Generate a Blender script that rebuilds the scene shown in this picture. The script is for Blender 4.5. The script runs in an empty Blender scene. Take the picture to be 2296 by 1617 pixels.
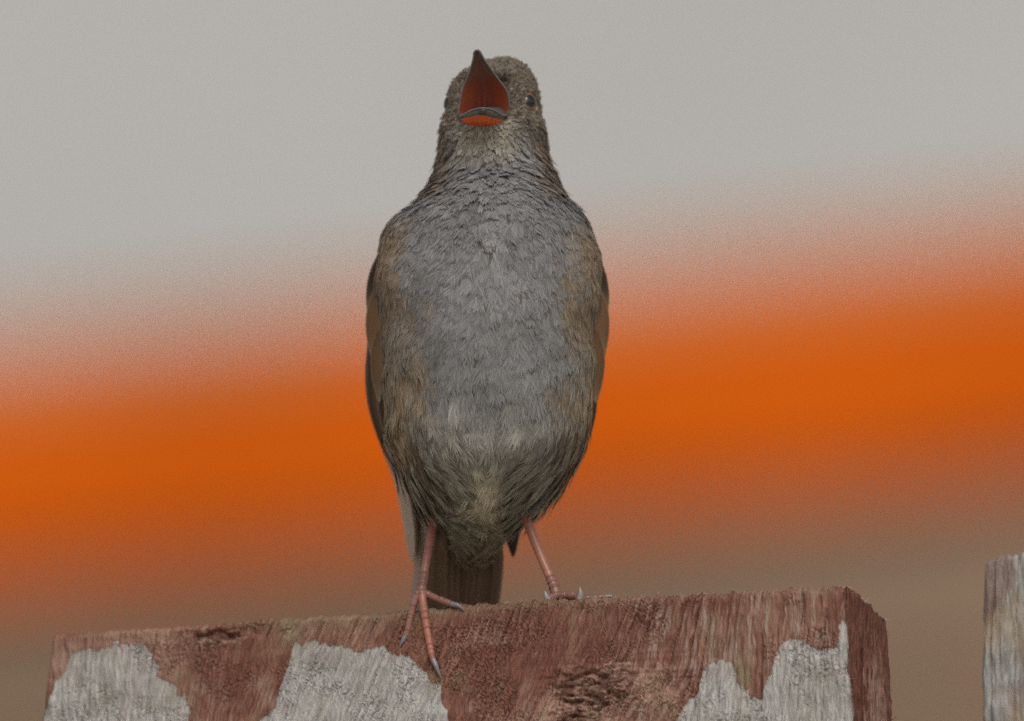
import bpy, math, random
import numpy as np
from mathutils import Vector
from mathutils.bvhtree import BVHTree

rng = np.random.default_rng(7)
random.seed(7)
R = math.radians
scene = bpy.context.scene
col = scene.collection

# ------------------------------------------------------------------ camera, sky, sun, exposure
ELEV = R(10.0)            # the camera looks slightly up at the bird
DIST = 3.93               # metres to the bird
FOCAL, SENSOR = 400.0, 22.3
ZT = 1.80                 # height of the perch (top of the fence board)
PW, PH = 2296.0, 1617.0
UP = np.array([0, -math.sin(ELEV), math.cos(ELEV)])
FW = np.array([0, math.cos(ELEV), math.sin(ELEV)])
RT = np.array([1.0, 0, 0])
KK = SENSOR / FOCAL / PW
CEN = np.array([0.00506, 0, ZT + 0.0528])
CAM = CEN - FW * DIST

cam_d = bpy.data.cameras.new('camera')
cam = bpy.data.objects.new('camera', cam_d)
col.objects.link(cam)
cam.location = CAM
cam.rotation_euler = (math.pi / 2 + ELEV, 0, 0)
cam_d.lens = FOCAL
cam_d.sensor_width = SENSOR
cam_d.clip_start = 0.1
cam_d.clip_end = 500
cam_d.dof.use_dof = True
cam_d.dof.focus_distance = DIST - 0.017
cam_d.dof.aperture_fstop = 6.3
scene.camera = cam

SUN_EL, SUN_AZ = R(44), R(172)      # high soft sun behind cloud, from the camera's side
world = bpy.data.worlds.new('World')
scene.world = world
world.use_nodes = True
wn = world.node_tree.nodes
wl = world.node_tree.links
bg = wn['Background']
sky = wn.new('ShaderNodeTexSky')
sky.sky_type = 'NISHITA'
sky.sun_disc = False
sky.sun_elevation = SUN_EL
sky.sun_rotation = SUN_AZ
sky.air_density = 1.0
sky.dust_density = 4.0
hs = wn.new('ShaderNodeHueSaturation')
hs.inputs['Saturation'].default_value = 0.12
wl.new(sky.outputs[0], hs.inputs['Color'])
wl.new(hs.outputs[0], bg.inputs['Color'])
bg.inputs['Strength'].default_value = 0.10

sun_d = bpy.data.lights.new('sun', 'SUN')
sun_d.energy = 1.3
sun_d.angle = R(30)
sun_d.color = (1.0, 0.96, 0.9)
sun = bpy.data.objects.new('sun', sun_d)
col.objects.link(sun)
sdir = Vector((math.sin(SUN_AZ) * math.cos(SUN_EL), math.cos(SUN_AZ) * math.cos(SUN_EL), math.sin(SUN_EL)))
sun.rotation_euler = sdir.to_track_quat('Z', 'Y').to_euler()
sun.location = (0, 0, 12)

scene.view_settings.view_transform = 'Standard'
scene.view_settings.look = 'None'
scene.view_settings.gamma = 1
scene.view_settings.exposure = 0.05
scene.view_settings.use_curve_mapping = False
scene.cycles.sampling_pattern = 'BLUE_NOISE'
scene.cycles.filter_width = 1.5
scene.cycles.use_denoising = False          # keeps the fine barbs and a little grain, as in the photograph


# ------------------------------------------------------------------ helpers
def ray(px, py):
    return FW + RT * ((px - PW / 2) * KK) - UP * ((py - PH / 2) * KK)


def at(px, py, y):
    """point at depth y (metres behind the perch edge) seen at photo position px, py"""
    d = ray(px, py)
    return CAM + d * ((y - CAM[1]) / d[1])


def on_plane(px, py, p0, n):
    d = ray(px, py)
    return CAM + d * (np.dot(p0 - CAM, n) / np.dot(d, n))


def srgb(r, g, b):
    c = np.array([r, g, b]) / 255.0
    return np.where(c <= 0.04045, c / 12.92, ((c + 0.055) / 1.055) ** 2.4)


def tag(o, label=None, cat=None, group=None, kind=None):
    if label: o['label'] = label
    if cat: o['category'] = cat
    if group: o['group'] = group
    if kind: o['kind'] = kind
    return o


def empty(name, loc):
    o = bpy.data.objects.new(name, None)
    o.empty_display_size = 0.02
    col.objects.link(o)
    o.location = loc
    return o


ORIG = {}


def origin(o):
    p = np.zeros(3)
    while o is not None:
        p += np.array(o.location)
        o = o.parent
    return p


def mesh_data(name, V, F, vcol=None, smooth=True):
    me = bpy.data.meshes.new(name)
    V = np.asarray(V, dtype=np.float64)
    if isinstance(F, list):
        me.from_pydata(V.tolist(), [], F)
    else:                                   # tuple of arrays of quads / tris
        loops, starts, n = [], [], 0
        for A in F:
            if len(A) == 0: continue
            k = A.shape[1]
            loops.append(A.ravel())
            starts.append(n + np.arange(len(A)) * k)
            n += A.size
        loops = np.concatenate(loops).astype(np.int32)
        starts = np.concatenate(starts).astype(np.int32)
        me.vertices.add(len(V))
        me.vertices.foreach_set('co', V.astype(np.float32).ravel())
        me.loops.add(len(loops))
        me.loops.foreach_set('vertex_index', loops)
        me.polygons.add(len(starts))
        me.polygons.foreach_set('loop_start', starts)
        me.update(calc_edges=True)
    if vcol is not None:
        a = me.color_attributes.new('tint', 'FLOAT_COLOR', 'POINT')
        c = np.ones((len(V), 4), np.float32)
        c[:, :3] = np.clip(vcol, 0.002, 1)
        a.data.foreach_set('color', c.ravel())
    me.polygons.foreach_set('use_smooth', np.full(len(me.polygons), smooth))
    me.update()
    return me


def obj(name, V, F, mat, parent=None, vcol=None, smooth=True, at_loc=None):
    """one mesh object; V in world coordinates; its own origin at at_loc (world)"""
    V = np.asarray(V, dtype=np.float64)
    po = origin(parent) if parent is not None else np.zeros(3)
    ow = po if at_loc is None else np.asarray(at_loc, float)
    me = mesh_data(name, V - ow, F, vcol, smooth)
    o = bpy.data.objects.new(name, me)
    col.objects.link(o)
    if parent is not None: o.parent = parent
    o.location = ow - po
    if mat is not None: me.materials.append(mat)
    return o


def join(parts):
    V, F, n = [], [], 0
    for v, f in parts:
        V.append(np.asarray(v, float))
        F += [tuple(i + n for i in q) for q in f]
        n += len(v)
    return np.concatenate(V), F


def box(x0, x1, y0, y1, z0, z1):
    v = [(x, y, z) for z in (z0, z1) for y in (y0, y1) for x in (x0, x1)]
    f = [(0, 2, 3, 1), (4, 5, 7, 6), (0, 1, 5, 4), (2, 6, 7, 3), (0, 4, 6, 2), (1, 3, 7, 5)]
    return np.array(v, float), f


def smooth_path(pts, n):
    pts = np.asarray(pts, float)
    d = np.concatenate([[0], np.cumsum(np.linalg.norm(np.diff(pts, axis=0), axis=1))])
    P = np.vstack([2 * pts[0] - pts[1], pts, 2 * pts[-1] - pts[-2]])
    out = []
    for s in np.linspace(0, d[-1], n):
        i = min(np.searchsorted(d, s, 'right') - 1, len(pts) - 2)
        t = (s - d[i]) / max(d[i + 1] - d[i], 1e-12)
        a, b, c, e = P[i], P[i + 1], P[i + 2], P[i + 3]
        out.append(0.5 * (2 * b + (c - a) * t + (2 * a - 5 * b + 4 * c - e) * t * t + (3 * b - a - 3 * c + e) * t ** 3))
    return np.array(out)


def tube(path, rad, nseg=14, squash=None):
    """tapered tube along path; rad per point"""
    path = np.asarray(path, float)
    n = len(path)
    rad = np.broadcast_to(np.asarray(rad, float), (n,))
    T = np.gradient(path, axis=0)
    T /= np.linalg.norm(T, axis=1)[:, None]
    u = np.cross(T[0], [0.3, 0.9, 0.2]); u /= np.linalg.norm(u)
    V = []
    for i in range(n):
        u = u - T[i] * np.dot(u, T[i]); u /= np.linalg.norm(u)
        w = np.cross(T[i], u)
        for k in range(nseg):
            a = 2 * math.pi * k / nseg
            V.append(path[i] + rad[i] * (math.cos(a) * u + math.sin(a) * w))
    F = []
    for i in range(n - 1):
        for k in range(nseg):
            a, b = i * nseg + k, i * nseg + (k + 1) % nseg
            F.append((a, b, b + nseg, a + nseg))
    V.append(path[0]); V.append(path[-1])
    c0, c1 = n * nseg, n * nseg + 1
    for k in range(nseg):
        F.append((c0, (k + 1) % nseg, k))
        F.append((c1, (n - 1) * nseg + k, (n - 1) * nseg + (k + 1) % nseg))
    return np.array(V), F


def hash01(*ix):
    h = np.zeros(ix[0].shape, np.uint64)
    for k, i in enumerate(ix):
        h = h ^ ((i.astype(np.int64) + 10007).astype(np.uint64) * np.uint64([374761393, 668265263, 2147483647][k]))
        h = (h ^ (h >> np.uint64(13))) * np.uint64(1274126177)
    h = h ^ (h >> np.uint64(16))
    return (h & np.uint64(0xFFFFFF)).astype(np.float64) / 0xFFFFFF


def vnoise2(x, y, seed=0):
    x0, y0 = np.floor(x), np.floor(y)
    fx, fy = x - x0, y - y0
    fx, fy = fx * fx * (3 - 2 * fx), fy * fy * (3 - 2 * fy)
    s = np.full(x0.shape, seed)
    a, b = hash01(x0, y0, s), hash01(x0 + 1, y0, s)
    c, d = hash01(x0, y0 + 1, s), hash01(x0 + 1, y0 + 1, s)
    return (a * (1 - fx) + b * fx) * (1 - fy) + (c * (1 - fx) + d * fx) * fy


def fbm2(x, y, seed=0, oct=3):
    t, a, s = 0, 0.5, 0
    for k in range(oct):
        t = t + a * vnoise2(x * 2 ** k, y * 2 ** k, seed + k * 17)
        s += a
        a *= 0.55
    return t / s


def sstep(a, b, x):
    t = np.clip((x - a) / (b - a), 0, 1)
    return t * t * (3 - 2 * t)


def in_poly(x, y, poly):
    r = np.zeros(x.shape, bool)
    n = len(poly)
    for i in range(n):
        x0, y0 = poly[i]
        x1, y1 = poly[(i + 1) % n]
        if y0 == y1: continue
        c = ((y0 > y) != (y1 > y)) & (x < (x1 - x0) * (y - y0) / (y1 - y0) + x0)
        r ^= c
    return r


# ------------------------------------------------------------------ materials
def mat(name):
    m = bpy.data.materials.new(name)
    m.use_nodes = True
    return m, m.node_tree.nodes, m.node_tree.links, m.node_tree.nodes['Principled BSDF']


def noisy(name, c, rough=0.8, var=0.25, scale=8, stretch=(1, 1, 1), bump=0.2, spec=0.3):
    m, n, l, p = mat(name)
    tc = n.new('ShaderNodeTexCoord'); mp = n.new('ShaderNodeMapping')
    mp.inputs['Scale'].default_value = stretch
    nz = n.new('ShaderNodeTexNoise'); nz.inputs['Scale'].default_value = scale; nz.inputs['Detail'].default_value = 6
    l.new(tc.outputs['Object'], mp.inputs[0]); l.new(mp.outputs[0], nz.inputs['Vector'])
    cr = n.new('ShaderNodeValToRGB')
    c = np.array(c, float)
    cr.color_ramp.elements[0].position = 0.3; cr.color_ramp.elements[1].position = 0.7
    cr.color_ramp.elements[0].color = (*(c * (1 - var)), 1)
    cr.color_ramp.elements[1].color = (*np.clip(c * (1 + var), 0, 1), 1)
    l.new(nz.outputs[0], cr.inputs[0]); l.new(cr.outputs[0], p.inputs['Base Color'])
    bp = n.new('ShaderNodeBump'); bp.inputs['Strength'].default_value = bump; bp.inputs['Distance'].default_value = 0.01
    l.new(nz.outputs[0], bp.inputs['Height']); l.new(bp.outputs[0], p.inputs['Normal'])
    p.inputs['Roughness'].default_value = rough
    p.inputs['Specular IOR Level'].default_value = spec
    return m


def tinted(name, rough=0.7, spec=0.3, trans=0.0, bump=None, coat=0.0):
    """colour from the mesh's own tint attribute"""
    m, n, l, p = mat(name)
    a = n.new('ShaderNodeAttribute'); a.attribute_name = 'tint'
    l.new(a.outputs['Color'], p.inputs['Base Color'])
    p.inputs['Roughness'].default_value = rough
    p.inputs['Specular IOR Level'].default_value = spec
    p.inputs['Coat Weight'].default_value = coat
    if bump:
        sc, st, dist, stretch = bump
        tc = n.new('ShaderNodeTexCoord'); mp = n.new('ShaderNodeMapping'); mp.inputs['Scale'].default_value = stretch
        nz = n.new('ShaderNodeTexNoise'); nz.inputs['Scale'].default_value = sc; nz.inputs['Detail'].default_value = 5
        bp = n.new('ShaderNodeBump'); bp.inputs['Strength'].default_value = st; bp.inputs['Distance'].default_value = dist
        l.new(tc.outputs['Object'], mp.inputs[0]); l.new(mp.outputs[0], nz.inputs['Vector'])
        l.new(nz.outputs[0], bp.inputs['Height']); l.new(bp.outputs[0], p.inputs['Normal'])
    if trans > 0:
        out = n['Material Output']
        tr = n.new('ShaderNodeBsdfTranslucent'); mx = n.new('ShaderNodeMixShader')
        l.new(a.outputs['Color'], tr.inputs['Color'])
        mx.inputs[0].default_value = trans
        l.new(p.outputs[0], mx.inputs[1]); l.new(tr.outputs[0], mx.inputs[2]); l.new(mx.outputs[0], out.inputs['Surface'])
    return m


M_feather = tinted('feather', 0.65, 0.25, 0.22)
M_flight = tinted('flight_feather', 0.6, 0.12, 0.2)
M_skin = tinted('plumage_down', 0.9, 0.1)
M_horn = tinted('bill_horn', 0.32, 0.5, 0.0, (900, 0.25, 0.0003, (1, 1, 1)))
M_mouth = tinted('mouth_lining', 0.30, 0.5, 0.1, (700, 0.3, 0.0003, (1, 1, 0.3)))
M_leg = tinted('leg_scutes', 0.38, 0.5, 0.0, (1500, 0.25, 0.0002, (1, 1, 1)))
M_eye = tinted('eye_gloss', 0.04, 0.5, 0.0, None, 0.5)
M_wood = tinted('weathered_paint_wood', 0.62, 0.4, 0.0, (1500, 0.9, 0.0006, (1, 1, 0.22)))
M_fibre = tinted('wood_fibre', 0.8, 0.2, 0.2)

# ------------------------------------------------------------------ the setting: ground, garage and house far behind
M_bounce_ground = noisy('pale_bounce_ground', (0.44, 0.41, 0.36), 0.95, 0.25, 30.0, (1, 1, 1), 0.4)  # unseen ground, made pale to bounce light up onto the belly
gv = np.array([(-60, -40, 0), (60, -40, 0), (60, 90, 0), (-60, 90, 0)], float)
tag(obj('ground', gv, [(0, 1, 2, 3)], M_bounce_ground), kind='structure')

# low timber garage, seen at an angle: orange fascia board over brown cladding
GA = R(33.5)
gx = np.array([math.cos(GA), -math.sin(GA), 0])       # along its front, nearer on the right
gy = np.array([math.sin(GA), math.cos(GA), 0])        # into the building


def gpt(V, p0):
    V = np.asarray(V, float)
    return p0 + V[:, :1] * gx + V[:, 1:2] * gy + V[:, 2:3] * np.array([0, 0, 1.0])


GD = 6.5                                              # metres behind the perch
topc = at(1148, 632, GD)
GTOP = topc[2]
g0 = np.array([topc[0], GD, 0.0])
FH = 0.138
M_orange = noisy('orange_gloss_paint', (0.665, 0.113, 0.002), 0.75, 0.12, 6, (1, 1, 1), 0.0, 0.1)
M_clad = noisy('brown_timber_cladding', (0.212, 0.141, 0.094), 0.8, 0.3, 5, (1, 1, 1.5), 0.0)
M_felt = noisy('roof_felt', (0.06, 0.06, 0.06), 0.95, 0.3, 40, (1, 1, 1), 0.3)
garage = tag(empty('timber_garage', g0), 'low brown timber garage with a bright orange fascia board, blurred behind the bird', 'garage')
x0, x1, dp = -2.6, 2.9, 3.2


def gbox(name, a, m, parent=garage):
    v, f = box(*a)
    return obj(name, gpt(v, g0), f, m, parent, smooth=False)


M_cap = noisy('tan_capping_timber', (0.53, 0.235, 0.10), 0.8, 0.15, 6, (1, 1, 1), 0.1, 0.1)
CT = GTOP + 0.004                                      # top of the tan capping strip above the fascia
for nm, za, zb_, mm_ in (('fascia_board', GTOP - FH, GTOP - 0.023, M_orange), ('capping_strip', GTOP - 0.022, CT, M_cap)):
    gbox(nm, (x0 - 0.03, x1 + 0.03, 0.0, 0.022, za, zb_), mm_)
    gbox(nm, (x0 - 0.03, x0 - 0.008, 0.024, dp, za, zb_), mm_)
    gbox(nm, (x1 + 0.008, x1 + 0.03, 0.024, dp, za, zb_), mm_)
gbox('roof', (x0, x1, 0.03, dp, GTOP - 0.1, GTOP - 0.02), M_felt)
gbox('wall', (x0 + 0.04, x1 - 0.04, 0.075, dp - 0.05, 0.0, GTOP - 0.101), M_clad)
nb = int((GTOP - 0.11) / 0.12)
cv, cf = box(x0 + 0.02, x1 - 0.02, 0.006, 0.074, 0.0, 0.117)
cv[4:6, 1] += 0.008
c0 = gpt(cv, g0) - g0
cme = None
for i in range(nb + 1):
    z = (GTOP - FH - 0.004 - 0.117) % 0.12 + i * 0.12
    if z + 0.117 > GTOP - FH: break
    if cme is None:
        o = obj('cladding_plank', c0 + g0 + [0, 0, z], cf, M_clad, garage, smooth=False, at_loc=g0 + [0, 0, z]); cme = o.data
    else:
        o = bpy.data.objects.new('cladding_plank', cme); col.objects.link(o); o.parent = garage; o.location = (0, 0, z)

# pale grey rendered house wall beyond it
M_render = noisy('grey_render', (0.445, 0.440, 0.428), 0.9, 0.04, 3, (1, 1, 1), 0.0)
M_slate = noisy('roof_slate', (0.12, 0.12, 0.13), 0.7, 0.2, 8, (1, 1, 1), 0.2)
house = tag(empty('rendered_house', (0, 15.0, 0)), 'pale grey rendered house wall filling the blurred background above the garage', 'house')
v, f = box(-9, 9, 15.0, 22.0, 0, 6.2)
obj('wall', v, f, M_render, house, smooth=False)
v = [(-9.4, 14.6, 6.21), (9.4, 14.6, 6.21), (9.4, 22.4, 6.21), (-9.4, 22.4, 6.21), (-9.4, 18.5, 9.0), (9.4, 18.5, 9.0)]
obj('roof', v, [(0, 1, 5, 4), (2, 3, 4, 5), (1, 2, 5), (3, 0, 4), (3, 2, 1, 0)], M_slate, house, smooth=False)

# ------------------------------------------------------------------ the fence
PSI = R(18)
BX = np.array([math.cos(PSI), -math.sin(PSI), 0])       # along the fence, right end nearer
BY = np.array([math.sin(PSI), math.cos(PSI), 0])        # into the board
BN = -BY
OB = at(1095, 1352, 0.0)                                 # point on the front top edge
THK = 0.030


def to_board(px, py):
    p = on_plane(px, py, OB, BN) - OB
    return float(np.dot(p, BX)), float(p[2])


def c5(x, y): return to_board((60 + x / 2.296) * .98, (1350 + y / 2.296) * .98)
def c6(x, y): return to_board((1040 + x / 2.251) * .98, (1300 + y / 2.251) * .98)
def c7(x, y): return to_board((1850 + x / 3.85) * .98, (1230 + y / 3.85) * .98)


top_px = [(90, 1427), (115, 1424), (200, 1418), (300, 1410), (430, 1402), (490, 1398), (530, 1396), (570, 1388), (620, 1384), (700, 1382), (800, 1377),
          (900, 1371), (960, 1364), (1055, 1354), (1100, 1351), (1180, 1346), (1250, 1343), (1400, 1338), (1600, 1330), (1800, 1318), (1893, 1312), (1960, 1309)]
TOPX, TOPZ = np.array([to_board(*p) for p in top_px]).T
silver = [
    [c5(*p) for p in [(60, 720), (118, 560), (150, 470), (215, 440), (235, 335), (350, 310), (480, 290), (600, 285), (640, 310), (680, 380), (720, 450), (790, 520), (830, 570), (850, 620), (855, 760), (60, 2000)]],
    [c5(*p) for p in [(1190, 760), (1230, 680), (1300, 600), (1350, 470), (1385, 380), (1410, 290), (1500, 275), (1600, 290), (1700, 310), (1740, 330), (1800, 320), (1900, 310), (1950, 340), (2050, 390), (2130, 450), (2180, 520), (2200, 600), (2225, 760)]],
    [c6(*p) for p in [(1060, 860), (1130, 788), (1200, 700), (1260, 620), (1300, 520), (1340, 500), (1380, 470), (1420, 490), (1460, 540), (1480, 610), (1530, 675), (1580, 685), (1600, 620), (1640, 500), (1680, 400), (1740, 380), (1800, 385), (1840, 415), (1900, 430), (1950, 410), (1975, 350), (2005, 250), (2040, 240), (2060, 600), (2062, 900)]],
]
pinkish = [
    [c6(*p) for p in [(760, 470), (900, 480), (1010, 520), (1140, 490), (1130, 560), (1000, 600), (900, 600), (800, 560)]],
    [c6(*p) for p in [(380, 760), (440, 690), (500, 610), (560, 640), (560, 760), (500, 830), (380, 830)]],
    [c6(*p) for p in [(960, 600), (1050, 590), (1160, 640), (1060, 740), (980, 690)]],
]
knots = [(c6(720, 620), 0.0085, 0.0050), (c6(640, 740), 0.006, 0.004), (c5(1000, 255), 0.0062, 0.0016)]

C_RED = srgb(103, 60, 45); C_RED2 = srgb(132, 94, 76); C_SIL = srgb(164, 161, 157); C_SIL2 = srgb(136, 128, 118)
C_PINK = srgb(172, 136, 118); C_GRN = srgb(122, 114, 84); C_TAN = srgb(150, 128, 98); C_DARK = srgb(70, 48, 36)


def mixc(a, b, t):
    return a * (1 - t[..., None]) + b * t[..., None]


def LEAN(X):
    return 0.42 * sstep(-95, -40, X) * sstep(62, 20, X) + 0.03


def wood_height(x, z, style, seed):
    """relief of the front face in metres (x along, z up, both metres)"""
    X, Z = x * 1000, z * 1000
    lean = LEAN(X) if style == 0 else 0 * X + .01
    gu = X - Z * lean * 1.0
    def ridge(a, b, sd): return 1 - np.abs(2 * vnoise2(a, b, sd) - 1)
    wob = (fbm2(X * 0.12, Z * 0.12, seed + 2) - .5) * 2.0
    gu = gu + wob
    h = (ridge(gu * 1.1, Z * 0.16, seed) - 0.5) * 0.26
    h += (ridge(gu * 2.1 + 7, Z * 0.28, seed + 3) - 0.5) * 0.22
    h += (vnoise2(gu * 0.6, Z * 0.08, seed + 5) - 0.5) * 0.30
    torn = sstep(0.45, 0.65, fbm2(X * 0.11, Z * 0.14, seed + 8)) * (1.0 if style == 0 else 0.3)
    step_ = (gu * 0.9 + vnoise2(gu * 1.3, Z * .7, seed + 9) * 2.2 + Z * 0.25) % 1.0     # torn short fibres, stepped like shingles
    h += (step_ - 0.5) * 0.34 * torn
    h += (fbm2(X * 0.06, Z * 0.06, seed + 11) - 0.5) * 0.6
    cx = X - Z * lean + 1.5 * fbm2(Z * 0.05, X * 0 + 3, seed + 21)
    for per_, wd_, dp0, sd_ in ((13.0, 0.13, 0.55, 23), (4.3, 0.09, 0.35, 27)):
        cid = np.floor(cx / per_)
        cpos = (hash01(cid, cid * 0, cid * 0 + seed + sd_) * 0.7 + 0.15) * per_
        cd = np.abs(cx - cid * per_ - cpos)
        cact = vnoise2(cid * 3.7, Z * 0.07 + 9, seed + sd_)
        h -= np.exp(-(cd / wd_) ** 2) * dp0 * sstep(0.55, 0.7, cact + (0.2 if style == 1 else 0))
    return h * 1.7e-3


def bare_mask(x, z, seed):
    X, Z = x * 1000, z * 1000
    wx, wz = warp(x, z, seed)
    m = np.zeros(X.shape)
    for p in silver: m = np.maximum(m, in_poly(wx, wz, p).astype(float))
    return m


def warp(x, z, seed):
    X, Z = x * 1000, z * 1000
    wx = x + (fbm2(X * 0.5, Z * 0.25, seed + 31) - 0.5) * 0.0028 + (vnoise2(X * 1.6, Z * .5, seed + 33) - .5) * .0006
    wz = z + (fbm2(X * 0.45, Z * 0.3, seed + 37) - 0.5) * 0.0030 + (vnoise2(X * 2.0, Z * .4, seed + 34) - .5) * .0009
    return wx, wz


def wood_colour(x, z, hgt, style, seed):
    X, Z = x * 1000, z * 1000
    wx, wz = warp(x, z, seed)
    gu = X - Z * (LEAN(X) if style == 0 else .01) + (fbm2(X * .12, Z * .12, seed + 2) - .5) * 2
    fib = vnoise2(gu * 2.4, Z * 0.16, seed + 41)
    fine = vnoise2(gu * 4.0, Z * 0.45, seed + 43)
    wear = fbm2(X * 0.10, Z * 0.13, seed + 45)
    red = mixc(C_RED, C_RED2, np.clip(sstep(0.35, 0.8, wear) * 0.7 + (fib - 0.5) * 0.5 + sstep(0.1, 0.5, hgt * 1e3) * 0.5, 0, 1))
    red = mixc(red, C_SIL2, sstep(0.50, 0.75, fib * 0.5 + fine * 0.5) * np.clip(0.45 * sstep(0.4, 0.7, wear) + (0.22 * sstep(12, 40, X) if style == 0 else 0), 0, .5))
    sil = mixc(C_SIL, C_SIL2, np.clip((fib - 0.3) * 1.1 + (wear - 0.5) * 1.5, 0, 1))
    sil = sil * (0.68 + 0.64 * fine)[..., None]
    red = red * (0.68 + 0.64 * fine)[..., None]
    if style == 0:
        m = bare_mask(x, z, seed)
        m = m * np.clip(0.72 + 0.5 * fib, 0, 1)
        c = mixc(red, sil, m)
        # paint worn thin near the top left
        thin = sstep(-60, -80, X) * sstep(0.35, 0.6, fbm2(X * 0.12, Z * 0.12, seed + 50)) * (1 - m)
        c = mixc(c, C_PINK * 0.75, thin * 0.6)
        pm = np.zeros(X.shape)
        for p in pinkish: pm = np.maximum(pm, in_poly(wx, wz, p).astype(float))
        c = mixc(c, C_PINK * (0.8 + 0.4 * fine)[..., None], pm * (0.15 + 0.55 * fib))
        for (kx, kz), ra, rb in knots:
            d = ((x - kx) / ra) ** 2 + ((z - kz) / rb) ** 2
            kk = sstep(1.25, 0.5, d + (fine - 0.5) * 0.8)
            sw = fbm2(X * 0.5, Z * 1.3, seed + 61)
            c = mixc(c, mixc(C_DARK, C_PINK * 0.8, sstep(0.45, 0.7, sw)), kk * 0.6)
        # algae: along the top edge in the middle and in patches
        tz = np.interp(x, TOPX, TOPZ)
        gt = sstep(0.004, 0.0, tz - z + (fib - 0.5) * 0.003) * sstep(-62, -48, X) * sstep(38, 12, X) * 0.30
        gp = np.exp(-((X - 57) / 1.8) ** 2 - ((Z - c6(1680, 540)[1] * 1000) / 4.5) ** 2) * 0.8
        gp += np.exp(-((X + 45) / 3.0) ** 2 - ((Z + 4) / 4) ** 2) * 0.5
        gp += sstep(0.60, 0.75, fbm2(X * 0.16, Z * 0.16, seed + 70)) * 0.30
        c = mixc(c, C_GRN, np.clip(gt + gp * (0.5 + fine * .6), 0, 0.85))
    elif style == 1:
        pk = sstep(0.56, 0.74, fbm2(X * 0.25, Z * 0.06, seed + 52) + 0.25 * sstep(-12, 6, Z) + 0.3 * sstep(6, 0, X - X.min()))
        c = mixc(sil, C_RED2, pk * 0.6)
        c = c * 0.72
        c = mixc(c, C_TAN, sstep(0.5, 0.75, fbm2(X * 0.09, Z * 0.09, seed + 55)) * 0.5)
    else:
        c = mixc(red, sil, sstep(0.46, 0.52, fbm2(X * 0.03, Z * 0.03, seed + 58)))
    return c


fence = tag(empty('paling_fence', (OB[0], OB[1] + 0.02, 0)), 'weathered wooden paling fence with worn red-brown paint that the bird perches on', 'fence')


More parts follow.
